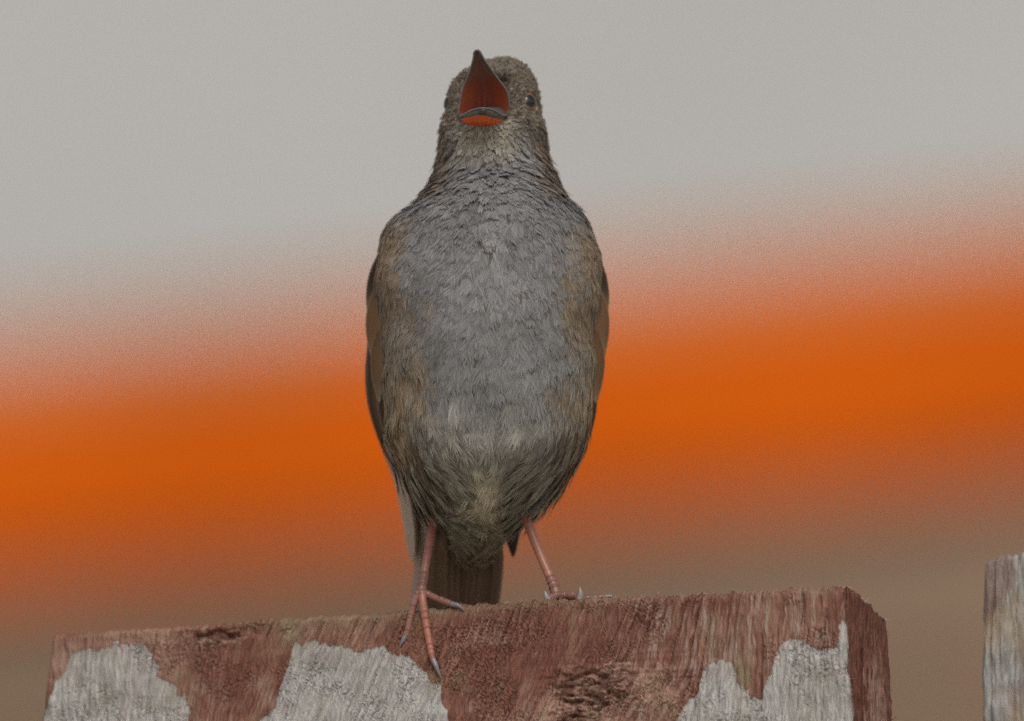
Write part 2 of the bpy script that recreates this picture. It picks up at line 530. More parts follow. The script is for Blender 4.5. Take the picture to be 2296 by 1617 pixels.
def board(xl, xr, topfun, style, seed, fine, zfine=0.034, lean_l=0.0, lean_r=0.0):
    """one upright fence board, lofted from the ground to its ragged top"""
    zb = -(ZT - 0.02) + (ZT - OB[2]) * 0
    if fine:
        rows = np.concatenate([np.linspace(0, zfine, int(zfine / 0.00021)), zfine + np.geomspace(0.0004, OB[2] - zfine + 0.03, 40)])
        nf, ns = int((xr - xl) / 0.00022), 84
    else:
        rows = np.concatenate([np.linspace(0, .04, 30), .04 + np.geomspace(0.002, OB[2] - 0.04 + 0.03, 25)])
        nf, ns = 90, 12
    # perimeter: front (left to right), right side, back, left side: (x fraction, depth)
    xf = np.linspace(0, 1, nf)
    per = [(t, 0.0) for t in xf] + [(1.0, t) for t in np.linspace(0, 1, ns)[1:]] + [(t, 1.0) for t in np.linspace(1, 0, 24)[1:]] + [(0.0, t) for t in np.linspace(1, 0, max(ns // 3, 6))[1:-1]]
    per = np.array(per)
    n = len(per)
    px_ = per[:, 0][None, :]; dd = per[:, 1][None, :] * np.ones((len(rows), 1))
    drop = rows[:, None]
    xlz = xl - lean_l * drop; xrz = xr + lean_r * drop
    lim = np.minimum(drop, 0.06)
    xlz = xl - lean_l * lim; xrz = xr + lean_r * lim
    X = xlz + (xrz - xlz) * px_
    topz = topfun(X, dd * THK)
    Z = topz - drop
    H = wood_height(X, Z, style, seed)
    # softened arrises
    e = np.minimum(np.abs(X - xlz), np.abs(xrz - X))
    rr = 0.0016
    arris = np.where(e < rr, rr - np.sqrt(np.maximum(rr ** 2 - (rr - e) ** 2, 0)), 0) * 0.8
    tr = np.where(drop < 0.0012, (0.0012 - drop) ** 2 / 0.0012 * 1.1, 0)
    front = (per[:, 1] == 0)[None, :]
    side_r = ((per[:, 0] == 1) & (per[:, 1] > 0) & (per[:, 1] < 1))[None, :]
    side_l = ((per[:, 0] == 0) & (per[:, 1] > 0) & (per[:, 1] < 1))[None, :]
    D = dd * THK
    rough = np.ones(X.shape)
    if style == 0:
        H = H + 0.00016 * (1 - bare_mask(X, Z, seed))         # the coat of paint stands proud of the bare wood
        for (kx, kz), ra, rb in knots:
            k = np.exp(-(((X - kx) / ra) ** 2 + ((Z - kz) / rb) ** 2) * 1.0)
            sw = fbm2(X * 500 + Z * 300, Z * 1300 - X * 250, 77, 3)
            H = H + k * ((sw - 0.55) * 0.0024)
            ledge = np.exp(-(((Z - kz - rb * 0.55 - 0.0007 * np.sin(X * 900)) / 0.0006) ** 2)) * np.exp(-((X - kx) / ra) ** 2)
            H = H - ledge * 0.0008
        # saw marks around the knot
        saw = np.exp(-((X - c6(960, 560)[0]) / 0.014) ** 2 - ((Z - c6(960, 560)[1]) / 0.006) ** 2)
        H = H + saw * 0.00005 * np.sign(np.sin(Z * 1000 * 4.5))
    D = np.where(front, arris + tr - H, D)
    hs_ = wood_height(dd * THK + 3.1, Z, 2, seed + 90)
    X = np.where(side_r, X + hs_ * 1.3, X)
    X = np.where(side_l, X - hs_, X)
    P = OB + X[..., None] * BX + D[..., None] * BY
    P[..., 2] = OB[2] + Z
    P[..., 2] = np.maximum(P[..., 2], 0.0)
    C = wood_colour(X, Z, H, style, seed)
    Cs = wood_colour(dd * THK + 0.31, Z, hs_, 2, seed + 7)
    if style == 0:
        f1 = vnoise2(dd * THK * 2600, Z * 180, 5)
        redside = mixc(C_RED * 0.92, C_RED2, np.clip((f1 - .45) * 1.2, 0, 1))
        bare = sstep(0.35, 0.5, dd + (-0.012 - Z) * -25 * 0 + (f1 - .5) * .4 - sstep(-0.012, -0.026, Z) * 0.0) * sstep(-0.010, -0.02, Z + (f1 - .5) * .006) * sstep(0.95, .8, dd)
        Cs = mixc(redside, C_PINK * 0.85, bare * 0.75)
    C = np.where(side_r[..., None], Cs, C)
    V = P.reshape(-1, 3)
    Cc = C.reshape(-1, 3)
    # top cap: a middle line inside
    mid = OB + X[0][:, None] * BX + (THK * 0.5) * BY
    xs = np.clip(X[0], xl + 0.004, xr - 0.004)
    mid = OB + xs[:, None] * BX + (THK * 0.5) * BY
    mid[:, 2] = OB[2] + topfun(xs, np.full(n, THK * .5)) - 0.0003
    base = len(V)
    V = np.vstack([V, mid])
    Cc = np.vstack([Cc, np.tile(C_TAN * 0.8, (n, 1))])
    i = np.arange(len(rows) - 1)[:, None] * n
    k = np.arange(n)[None, :]
    k2 = (k + 1) % n
    quads = np.stack([i + k, i + n + k, i + n + k2, i + k2], -1).reshape(-1, 4)
    k = np.arange(n); k2 = (k + 1) % n
    capq = np.stack([k, k2, base + k2, base + k], -1)
    o = obj('paling', V, (np.vstack([quads, capq]),), M_wood, fence, Cc, True)
    return o


def top0(x, d):
    z = np.interp(x, TOPX, TOPZ)
    X = x * 1000
    rag = (vnoise2(X * 2.4, X * 0 + d * 900, 3) - .5) * .0006 + (vnoise2(X * 0.7, d * 500, 4) - .5) * .0007 + (vnoise2(X * 6, d * 2000, 8) - .5) * .0003
    amp = 0.55 + 0.6 * sstep(-50, 10, X)
    z = z + rag * amp
    # the top of the right-hand edge is worn down towards the back
    return z - d * 0.11 * sstep(0.070, 0.079, x)


XL, XR = to_board(118, 1424)[0], to_board(1893, 1312)[0]
board(XL, XR, top0, 0, 11, True, lean_l=0.135, lean_r=0.05)
xr2l = c7(1545, 300)[0]
z2 = c7(1620, 165)[1]


def top1(x, d):
    X = (x - xr2l) * 1000
    z = z2 + (vnoise2(X * 0.9, d * 600, 13) - .5) * .0009 + (vnoise2(X * 3, d * 900, 14) - .5) * .0005
    z = z - sstep(2.6, 0.0, X) * 0.0016 + sstep(7.2, 8.0, X) * 0.0009
    return z


board(xr2l, xr2l + 0.13, top1, 1, 29, True, zfine=0.042, lean_l=0.02)
for k, (xa, xb, dz, sd) in enumerate([(XL - 0.175, XL - 0.024, -0.002, 41), (XL - 0.345, XL - 0.196, 0.004, 43), (xr2l + 0.155, xr2l + 0.30, -0.004, 47)]):
    board(xa, xb, (lambda dz, sd: (lambda x, d: dz + (vnoise2(x * 900, d * 600, sd) - .5) * .001))(dz, sd), 2, sd, False)
M_rail = noisy('rail_wood', (0.24, 0.18, 0.13), 0.85, 0.3, 30, (0.2, 1, 1), 0.3)
for zc in (1.45, 0.45):
    v, f = box(XL - 0.36, xr2l + 0.32, THK - 0.001, THK + 0.036, zc - 0.04, zc + 0.04)
    V = OB + v[:, :1] * BX + v[:, 1:2] * BY; V[:, 2] = v[:, 2]
    obj('rail', V, f, M_rail, fence, smooth=False)
for xc in (XL - 0.30, xr2l + 0.24):
    v, f = box(xc - 0.038, xc + 0.038, THK + 0.034, THK + 0.11, 0, 1.6)
    V = OB + v[:, :1] * BX + v[:, 1:2] * BY; V[:, 2] = v[:, 2]
    obj('post', V, f, M_rail, fence, smooth=False)

# torn wood fibres on edges of the boards
FV, FT, FC, fn = [], [], [], 0


def fibre(p, d, L, w, c, bend=None):
    global fn
    d = np.asarray(d, float); d = d / np.linalg.norm(d)
    bend = rng.normal(0, 0.35, 3) if bend is None else bend
    s = np.cross(d, BN); s /= max(np.linalg.norm(s), 1e-6)
    pts = [p + d * L * t + bend * L * t * t * 0.6 for t in (0, .35, .7, 1)]
    for i, (q, ww) in enumerate(zip(pts, (1, .9, .6, .05))):
        FV.append(q - s * w * ww); FV.append(q + s * w * ww); FC.append(c); FC.append(c)
    for i in range(3):
        a = fn + 2 * i
        FT.append((a, a + 1, a + 3, a + 2))
    fn += 8


def board_pt(x, d, z):
    p = OB + x * BX + d * BY
    p[2] = OB[2] + z
    return p


for i in range(520):                                   # fuzz along the top edge
    x = rng.uniform(XL, XR)
    if rng.random() > 0.35 + 0.65 * float(sstep(-0.03, 0.02, np.array(x))): continue
    p = board_pt(x, rng.uniform(0.0, 0.002), float(top0(np.array([x]), np.array([0.0]))[0]) - 0.0003)
    fibre(p, np.array([rng.normal(0.15, .5), rng.normal(-.3, .4), 1.0]), rng.uniform(.0003, .0009), rng.uniform(.00003, .00008), [C_SIL, C_TAN, C_PINK][rng.integers(3)])
for i in range(90):                                    # frayed end grain at the right corner
    d = rng.uniform(0.0, THK)
    zt = float(top0(np.array([XR]), np.array([d]))[0])
    p = board_pt(XR + rng.uniform(-.003, .0004), d, zt - rng.uniform(0, .0005))
    fibre(p, BX * rng.normal(.1, .35) + BY * rng.normal(.9, .5) + np.array([0, 0, rng.normal(-.05, .18)]), rng.uniform(.001, .0028), rng.uniform(.00005, .00016), [C_SIL, C_TAN, C_PINK][rng.integers(3)])
for i in range(70):                                    # fray down the right-hand edge
    z = rng.uniform(-.028, -.004)
    p = board_pt(XR + 0.05 * -z, THK - 0.0005, z)
    fibre(p, BX * rng.uniform(.3, 1) + np.array([0, 0, rng.normal(-.3, .7)]), rng.uniform(.0004, .0014), rng.uniform(.00003, .00007), [C_RED2, C_TAN, C_DARK][rng.integers(3)])
fo = obj('torn_fibres', np.array(FV), [tuple(q) for q in FT], M_fibre, fence, np.array(FC))
fo['kind'] = 'stuff'

# ------------------------------------------------------------------ the bird
# rows down the body: photo height, left and right outline, front and back depth in mm
rows = [
    (138, 1118, 1146, 1, 8), (145, 1092, 1166, -2, 10), (158, 1056, 1184, -5.5, 13.5), (184, 1020, 1199, -9, 17.5), (220, 1003, 1206, -10.5, 19),
    (260, 1001, 1209, -11.2, 19), (285, 990, 1219, -12.6, 19), (320, 985, 1228, -12.4, 19.5), (350, 982, 1233, -11.4, 20), (385, 978, 1239, -12.2, 21), (415, 968, 1251, -13.8, 22),
    (445, 955, 1266, -16, 24), (475, 918, 1292, -18.2, 25.5), (505, 881, 1318, -20.2, 27), (545, 856, 1337, -22.5, 28.5), (600, 849, 1341, -25, 29.5),
    (660, 847, 1343, -26.5, 30), (720, 849, 1340, -27.3, 30), (800, 854, 1333, -27.6, 30), (900, 860, 1326, -26.4, 30), (1000, 878, 1304, -24.3, 30),
    (1050, 892, 1286, -22, 30), (1090, 912, 1258, -18.6, 30), (1125, 945, 1222, -13.5, 30), (1150, 978, 1186, -7.5, 30), (1180, 1000, 1150, 2, 31), (1215, 1008, 1122, 14, 32), (1250, 1016, 1104, 21, 33)]
rows = np.array(rows, float)
yy = np.concatenate([np.linspace(138, 300, 44), np.linspace(305, 1100, 100), np.linspace(1105, 1250, 26)])
RI = np.stack([np.interp(yy, rows[:, 0], rows[:, k]) for k in range(5)], 1)
for _ in range(5):
    RI[1:-1, 1:] = 0.25 * RI[:-2, 1:] + 0.5 * RI[1:-1, 1:] + 0.25 * RI[2:, 1:]
NS = 96
BV = []
for (py, xl, xr, yf, yb) in RI:
    yc = (yf + yb) / 2 * 1e-3
    a, b = at(xl, py, yc), at(xr, py, yc)
    c = (a + b) / 2
    hw = (b[0] - a[0]) / 2
    hd = (yb - yf) / 2 * 1e-3
    for k in range(NS):
        t = 2 * math.pi * k / NS
        ct, st = math.cos(t), math.sin(t)
        e = 2 / 2.15
        BV.append((c[0] + hw * math.copysign(abs(ct) ** e, ct), c[1] - hd * math.copysign(abs(st) ** e, st), c[2]))
BV = np.array(BV)
nr = len(RI)
# belly furrow and thighs, uneven puffs of plumage
ctr = BV.reshape(nr, NS, 3).mean(1, keepdims=True)
nv = (BV.reshape(nr, NS, 3) - ctr); nv[..., 2] = 0
nv /= np.maximum(np.linalg.norm(nv, axis=2, keepdims=True), 1e-9)
G = BV.reshape(nr, NS, 3)
xm = (G[..., 0] - at(1098, 800, 0)[0]) * 1e3
pyg = RI[:, 0][:, None] * np.ones((1, NS))
frontm = (nv[..., 1] < 0).astype(float)
lump = (vnoise2(xm * 0.14 + 50, pyg * 0.012, 3) - 0.5) * 2.2 + (vnoise2(xm * 0.3 + 50, pyg * 0.022, 5) - 0.5) * 1.0
lump *= sstep(290, 340, pyg)
lump -= 2.0 * np.exp(-(xm / 5.5) ** 2) * sstep(820, 1000, pyg) * sstep(1150, 1080, pyg) * frontm
lump += 1.5 * np.exp(-((np.abs(xm) - 11) / 5) ** 2) * sstep(850, 1000, pyg) * sstep(1140, 1060, pyg) * frontm
lump -= 0.9 * np.exp(-((pyg - 425) / 30) ** 2) * frontm * np.exp(-(xm / 6) ** 2)
lump -= 3.6 * np.exp(-((xm + 1.2) / 5.2) ** 4) * sstep(185, 215, pyg) * sstep(272, 258, pyg) * frontm
BV = (G + nv * lump[..., None] * 1e-3).reshape(-1, 3)
top = BV[:NS].mean(0) + [0, 0, 0.0005]
bot = BV[-NS:].mean(0) - [0, 0, 0.0008]
BV = np.vstack([BV, top, bot])
BF = []
for i in range(nr - 1):
    for k in range(NS):
        k2 = (k + 1) % NS
        BF.append((i * NS + k, i * NS + k2, (i + 1) * NS + k2, (i + 1) * NS + k))
for k in range(NS):
    k2 = (k + 1) % NS
    BF.append((nr * NS, k2, k)); BF.append((nr * NS + 1, (nr - 1) * NS + k, (nr - 1) * NS + k2))

bird = tag(empty('bird', (OB[0], OB[1] + 0.006, OB[2])), 'small grey-breasted brown songbird singing with its bill wide open on the fence board', 'bird')
BC = np.tile(srgb(86, 80, 74), (len(BV), 1))
body = obj('body', BV, BF, M_skin, bird, BC)
bvh = BVHTree.FromPolygons([Vector(v) for v in BV], BF)


def hit(px, py):
    r = bvh.ray_cast(Vector(CAM), Vector(ray(px, py)).normalized())
    return (np.array(r[0]), np.array(r[1])) if r[0] is not None else None


def to_px(P):
    d = P - CAM
    w = d @ FW
    return (d @ RT) / w / KK + PW / 2, PH / 2 - (d @ UP) / w / KK


# ---- plumage: feathers built as fans of barbs
tri = []
for q in BF:
    tri.append(q[:3])
    if len(q) == 4: tri.append((q[0], q[2], q[3]))
tri = np.array(tri)
A, B, C = BV[tri[:, 0]], BV[tri[:, 1]], BV[tri[:, 2]]
TN = np.cross(B - A, C - A)
area = np.linalg.norm(TN, axis=1) / 2
TN /= np.maximum(np.linalg.norm(TN, axis=1)[:, None], 1e-15)
tc_ = (A + B + C) / 3
if np.mean(np.sum(TN * (tc_ - BV.mean(0)), 1)) < 0: TN = -TN
tpx, tpy = to_px(tc_)
MM = 1e-3
GAPE = np.array(at(1085, 255, -0.0115))


def region(px, py, y):
    """feather length, width (mm), barbs per side by place"""
    L = np.interp(py, [140, 200, 270, 300, 340, 420, 480, 600, 750, 900, 1050, 1160, 1250], [1.9, 1.9, 2.3, 3.8, 5.6, 6.6, 6.8, 7.4, 8.2, 9.5, 10, 9, 7])
    W = np.interp(py, [140, 200, 270, 300, 340, 420, 480, 600, 750, 900, 1050, 1160, 1250], [0.6, 0.6, 0.75, 1.1, 1.5, 2.0, 3.0, 3.6, 3.2, 2.4, 2.2, 2.2, 2.2])
    return L, W


Lr, Wr = region(tpx, tpy, tc_[:, 1])
vis = sstep(0.35, -0.25, TN[:, 1]) * 0.85 + 0.15           # the back gets fewer feathers
dens = 4.4 / (Wr * Lr * 0.36) * 1e6 * vis
wgt = dens * area
NF = int(wgt.sum() * 4)
ti = rng.choice(len(tri), NF, p=wgt / wgt.sum())
r1, r2 = np.sqrt(rng.random(NF)), rng.random(NF)
root = A[ti] * (1 - r1)[:, None] + B[ti] * (r1 * (1 - r2))[:, None] + C[ti] * (r1 * r2)[:, None]
# drop candidates that crowd one another, so that the feathers overlap evenly
rr_ = 0.80 / np.sqrt(dens[ti])
cell = 0.0012
grid_, ok_ = {}, []
for q_, (pt, r_) in enumerate(zip(root.tolist(), rr_.tolist())):
    a_, b_, c_ = int(pt[0] // cell), int(pt[1] // cell), int(pt[2] // cell)
    kk = int(r_ // cell) + 1
    good = True
    for da in range(-kk, kk + 1):
        for db in range(-kk, kk + 1):
            for dc in range(-kk, kk + 1):
                for o_ in grid_.get((a_ + da, b_ + db, c_ + dc), ()):
                    if (o_[0] - pt[0]) ** 2 + (o_[1] - pt[1]) ** 2 + (o_[2] - pt[2]) ** 2 < r_ * r_:
                        good = False
                        break
                if not good: break
            if not good: break
        if not good: break
    if good:
        grid_.setdefault((a_, b_, c_), []).append(pt); ok_.append(q_)
root, ti = root[ok_], ti[ok_]
nrm = TN[ti]
fpx, fpy = to_px(root)
# leave the bill, the gape and the eyes free
eyeR, eyeL = (1190, 229), (1001, 232)
bc_ = np.interp(fpy, [115, 262], [1069, 1086]); bh_ = np.interp(fpy, [150, 170, 200, 230, 262, 273], [0, 14, 26, 42, 44, 36])
keep = ~((np.abs(fpx - bc_) < bh_) & (fpy > 150) & (fpy < 268) & (root[:, 1] < 0.004))
for ex, ey, rx in ((eyeR[0] - 6, eyeR[1], 13), (eyeL[0], eyeL[1], 10)):
    keep &= ~((((fpx - ex) / rx) ** 2 + ((fpy - ey) / 21) ** 2 < 1) & (root[:, 1] < 0.012))
root, nrm, fpx, fpy = root[keep], nrm[keep], fpx[keep], fpy[keep]
NF = len(root)
Lf, Wf = region(fpx, fpy, root[:, 1])
Lf = Lf * rng.uniform(0.8, 1.2, NF); Wf = Wf * rng.uniform(0.8, 1.2, NF)
# direction of lie
xrel = (fpx - 1098) / 250.0
F = np.zeros((NF, 3))
down = np.array([0, 0.15, -1.0])
headw = sstep(300, 262, fpy)
rad = root - GAPE; rad /= np.linalg.norm(rad, axis=1)[:, None]
sw = np.interp(fpy, [280, 420, 520, 700, 800, 900, 1010, 1100, 1160], [0.8, 0.7, 0.75, 0.45, -0.1, -0.55, -0.45, -0.3, -0.1])
sw = sw + (vnoise2(fpx * 0.014, fpy * 0.014, 91) - .5) * 0.9
inner = np.clip(np.abs(xrel) * 2.2, 0, 1)
F += down
F[:, 0] += np.sign(xrel) * inner * sw * np.where(fpy > 820, sstep(0.02, 0.25, np.abs(xrel)) * sstep(1.05, .75, np.abs(xrel)), 1)
F = F * (1 - headw[:, None]) + (rad + np.array([0, 0.9, 0.0])) * headw[:, None]
F += rng.normal(0, 1, (NF, 3)) * np.interp(fpy, [140, 300, 430, 520, 760, 900], [.2, .2, .2, .07, .07, .12])[:, None]
t = F - nrm * np.sum(F * nrm, 1)[:, None]
t /= np.linalg.norm(t, axis=1)[:, None]
b = np.cross(nrm, t)

# natural colours of the plumage by place
GREY = srgb(133, 131, 130); GREY2 = srgb(112, 110, 109); BROWN = srgb(156, 126, 88); BUFF = srgb(165, 148, 118); OLIVE = srgb(150, 145, 126)
DARKB = srgb(72, 56, 44); CROWN = srgb(116, 105, 92)
GREY, GREY2, BROWN, BUFF = GREY * 1.12, GREY2 * 1.12, BROWN * 1.08, BUFF * 1.08
nA = vnoise2(fpx * 0.02, fpy * 0.012, 101); nB = rng.random(NF)
fc = mixc(GREY, GREY2, np.clip(nA * 0.8 + nB * 0.3, 0, 1))
ax = np.abs(xrel)
shoulder = sstep(0.44, 0.80, ax + (nA - .5) * .35 + (nB - .5) * .18) * sstep(430, 500, fpy) * sstep(760, 640, fpy)
fc = mixc(fc, BROWN, shoulder * 0.55)
flank = sstep(0.46, 1.02, ax + (nA - .5) * .3 + (nB - .5) * .16) * sstep(640, 760, fpy)
fc = mixc(fc, mixc(BUFF, BROWN, nB), flank * 0.85)
streak = ((nB > 0.62) & (fpy > 850)).astype(float) * sstep(0.50, 0.75, ax)
fc = mixc(fc, DARKB, streak * 0.6)
fc = mixc(fc, OLIVE, sstep(760, 1010, fpy) * 0.75 * (1 - flank) * (1 - streak))
fc = mixc(fc, srgb(208, 198, 172), sstep(940, 1060, fpy) * sstep(0.5, .15, ax) * .8)
fc = mixc(fc, srgb(140, 118, 98), sstep(1160, 1200, fpy) * .85)
cheek = sstep(0.20, 0.40, np.abs(fpx - 1105) / 250 + (nA - .5) * .12) * sstep(440, 380, fpy) * sstep(250, 290, fpy)
fc = mixc(fc, mixc(srgb(120, 92, 62), DARKB, (nB > .55).astype(float)), cheek * 0.65)
chin = sstep(62, 40, np.abs(fpx - 1092)) * sstep(262, 268, fpy) * sstep(350, 300, fpy)
fc = mixc(fc, mixc(CROWN, DARKB, (nB > 0.6).astype(float) * .8), headw * 0.95 * (1 - chin))
fc = mixc(fc, srgb(168, 158, 138), chin * .6)
fc = mixc(fc, BUFF, sstep(0.8, 1.0, nB) * sstep(330, 285, fpy) * 0.6)
for qx, qy, rx_, ry_ in ((1030, 880, 26, 55), (1165, 850, 24, 60), (1190, 960, 25, 60)):
    fc = mixc(fc, srgb(176, 170, 160), np.exp(-((fpx - qx) / rx_) ** 2 - ((fpy - qy) / ry_) ** 2) * (nB > .4) * .45)
fc = fc * (1 + rng.normal(0, 1, NF) * np.interp(fpy, [140, 290, 440, 520, 800, 900], [.16, .13, .10, .05, .06, .11]))[:, None]

groups = [(fpy < 300, 5), ((fpy >= 300) & (fpy < 440), 12), (fpy >= 440, 20)]
PV, PQ, PT, PC, pn = [], [], [], [], 0
for msk, nbarb in groups:
    ix = np.nonzero(msk)[0]
    n = len(ix)
    p, tt, bb, nn = root[ix], t[ix], b[ix], nrm[ix]
    L, W = Lf[ix] * MM, Wf[ix] * MM
    loose = np.interp(fpy[ix], [140, 300, 330, 430, 520, 760, 900, 1160], [.5, .5, .8, .6, .25, .4, .8, .9])
    lift = np.interp(fpy[ix], [140, 290, 330, 430, 520, 760, 900, 1160], [.3, .35, .6, .42, .15, .15, .35, .5]) * rng.uniform(0.5, 1.5, n) * np.where(rng.random(n) > .9, 1.8, 1.0) * MM
    conf = np.interp(fpy[ix], [140, 1000, 1090, 1150], [1.0, 1.0, 0.35, 0.8]) * np.where((np.abs(xrel[ix]) > .45) & (fpy[ix] > 1000), .65, 1)
    u = np.linspace(0.12, 1.0, nbarb)
    side = np.concatenate([np.full(nbarb, -1.0), np.full(nbarb, 1.0)])
    u2 = np.concatenate([u, u])
    m = len(u2)
    uu = u2[None, :] + rng.normal(0, 0.015, (n, m))
    shape = np.sqrt(np.clip(1 - np.clip(uu, 0, 1) ** 2.6, 0, 1)) * np.interp(uu, [0, .35, 1], [.5, 1, 1])
    lat_e = W[:, None] / 2 * (shape + 0.04) * side[None, :] * (1 + rng.normal(0, .12, (n, m)) * loose[:, None])
    fwd = np.abs(lat_e) * np.interp(fpy[ix], [140, 700, 900, 1250], [1.4, 1.5, 2.2, 2.2])[:, None] + np.interp(fpy[ix], [140, 300, 760, 900], [.10, .12, .14, .24])[:, None] * L[:, None] * (1 + rng.normal(0, .5, (n, m)) * loose[:, None])
    s0 = uu * L[:, None] * 0.85
    ang = rng.normal(0, 0.10, (n, m)) * loose[:, None]
    pts = []
    for f, lf in ((0.0, 0.0), (0.5, 0.58), (1.0, 1.0)):
        al = s0 + fwd * f
        la = lat_e * lf + fwd * f * ang
        q = p[:, None, :] + tt[:, None, :] * al[..., None] + bb[:, None, :] * la[..., None]
        hh = -0.25 * MM + (lift[:, None] + 0.35 * MM) * (al / L[:, None]) + rng.normal(0, .05, (n, m)) * MM * loose[:, None] * f
        # keep the feather lying on the curve of the body
        flat = q.reshape(-1, 3)
        qq = np.empty_like(flat); qn = np.empty_like(flat)
        for j, v in enumerate(flat.tolist()):
            loc, nl, _, _ = bvh.find_nearest(v)
            qq[j] = loc; qn[j] = nl
        qq = qq.reshape(q.shape); qn = qn.reshape(q.shape)
        sg = np.sign(np.sum(qn * nn[:, None, :], -1)); sg[sg == 0] = 1
        qn = qn * sg[..., None]
        cf_ = conf[:, None, None]
        base_ = qq * cf_ + q * (1 - cf_)
        pts.append((base_ + qn * hh[..., None], qn))
    d01 = pts[2][0] - pts[0][0]
    sv = np.cross(d01, pts[1][1]); sv /= np.maximum(np.linalg.norm(sv, axis=-1, keepdims=True), 1e-12)
    sv = sv + pts[1][1] * rng.normal(0, .2, (n, m))[..., None]
    wd = (L[:, None] / nbarb * 0.34) * np.ones((n, m))
    wd = np.clip(wd, 0.00005, 0.00017)
    a0 = pts[0][0] - sv * wd[..., None]; a1 = pts[0][0] + sv * wd[..., None]
    b0 = pts[1][0] - sv * wd[..., None] * .8; b1 = pts[1][0] + sv * wd[..., None] * .8
    e0 = pts[2][0]
    vv = np.stack([a0, a1, b0, b1, e0], 2).reshape(-1, 3)
    nbb = n * m
    bse = pn + np.arange(nbb) * 5
    PQ.append(np.stack([bse, bse + 1, bse + 3, bse + 2], 1))
    PT.append(np.stack([bse + 2, bse + 3, bse + 4], 1))
    cb = fc[ix][:, None, :] * rng.uniform(0.73, 1.27, (n, m))[..., None]
    cs = np.stack([cb * .9, cb * .9, cb, cb, np.clip(cb * 1.12, 0, 1)], 2).reshape(-1, 3)
    PV.append(vv); PC.append(cs); pn += len(vv)
pl = obj('plumage', np.vstack(PV), (np.vstack(PQ), np.vstack(PT)), M_feather, bird, np.vstack(PC))
pl['kind'] = 'stuff'


# ---- flight feathers
def blade(name, path, wid, nrm_dir, c_in, c_out, c_tip, parent, asym=0.35, camber=0.12, nu=16, c_low=None):
    """one vaned feather: a cambered blade with a raised shaft"""
    P = smooth_path(path, nu)
    T = np.gradient(P, axis=0); T /= np.linalg.norm(T, axis=1)[:, None]
    nd = np.asarray(nrm_dir, float)
    V, Cc = [], []
    qs = [-1, -.7, -.35, -.05, 0, .05, .35, .7, 1]
    for i in range(nu):
        s = i / (nu - 1)
        w = wid * (0.45 + 0.55 * min(1, s / .25)) * math.sqrt(max(1 - max(0, (s - .72) / .285) ** 2.2, 0.0))
        bsd = np.cross(T[i], nd); bsd /= np.linalg.norm(bsd)
        n2 = np.cross(bsd, T[i])
        for q in qs:
            ww = w * (q * (1 - asym) if q < 0 else q * (1 + asym)) * 0.5
            up = -camber * w * q * q + (0.00022 * (1 - s * .7) if q == 0 else 0)
            V.append(P[i] + bsd * ww + n2 * up)
            c = np.array(c_in) * (1 - abs(q) ** 3) + np.array(c_out) * abs(q) ** 3
            c = c * (1 - s ** 8) + np.array(c_tip) * s ** 8
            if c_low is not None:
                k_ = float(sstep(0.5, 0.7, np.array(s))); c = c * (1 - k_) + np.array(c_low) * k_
            if q == 0: c = c * .8
            Cc.append(c)
    k = len(qs)
    Fq = [(i * k + j, i * k + j + 1, (i + 1) * k + j + 1, (i + 1) * k + j) for i in range(nu - 1) for j in range(k - 1)]
    V = np.array(V); n0 = len(V)
    # give the vane its thickness
    V2 = V - nd / np.linalg.norm(nd) * 0.00012
    Fq2 = [tuple(n0 + a for a in reversed(q)) for q in Fq]
    return obj(name, np.vstack([V, V2]), Fq + Fq2, M_flight, parent, np.array(Cc + Cc))


def mmp(x, y, z):
    return np.array([OB[0] + x * MM, OB[1] + y * MM, OB[2] + z * MM])


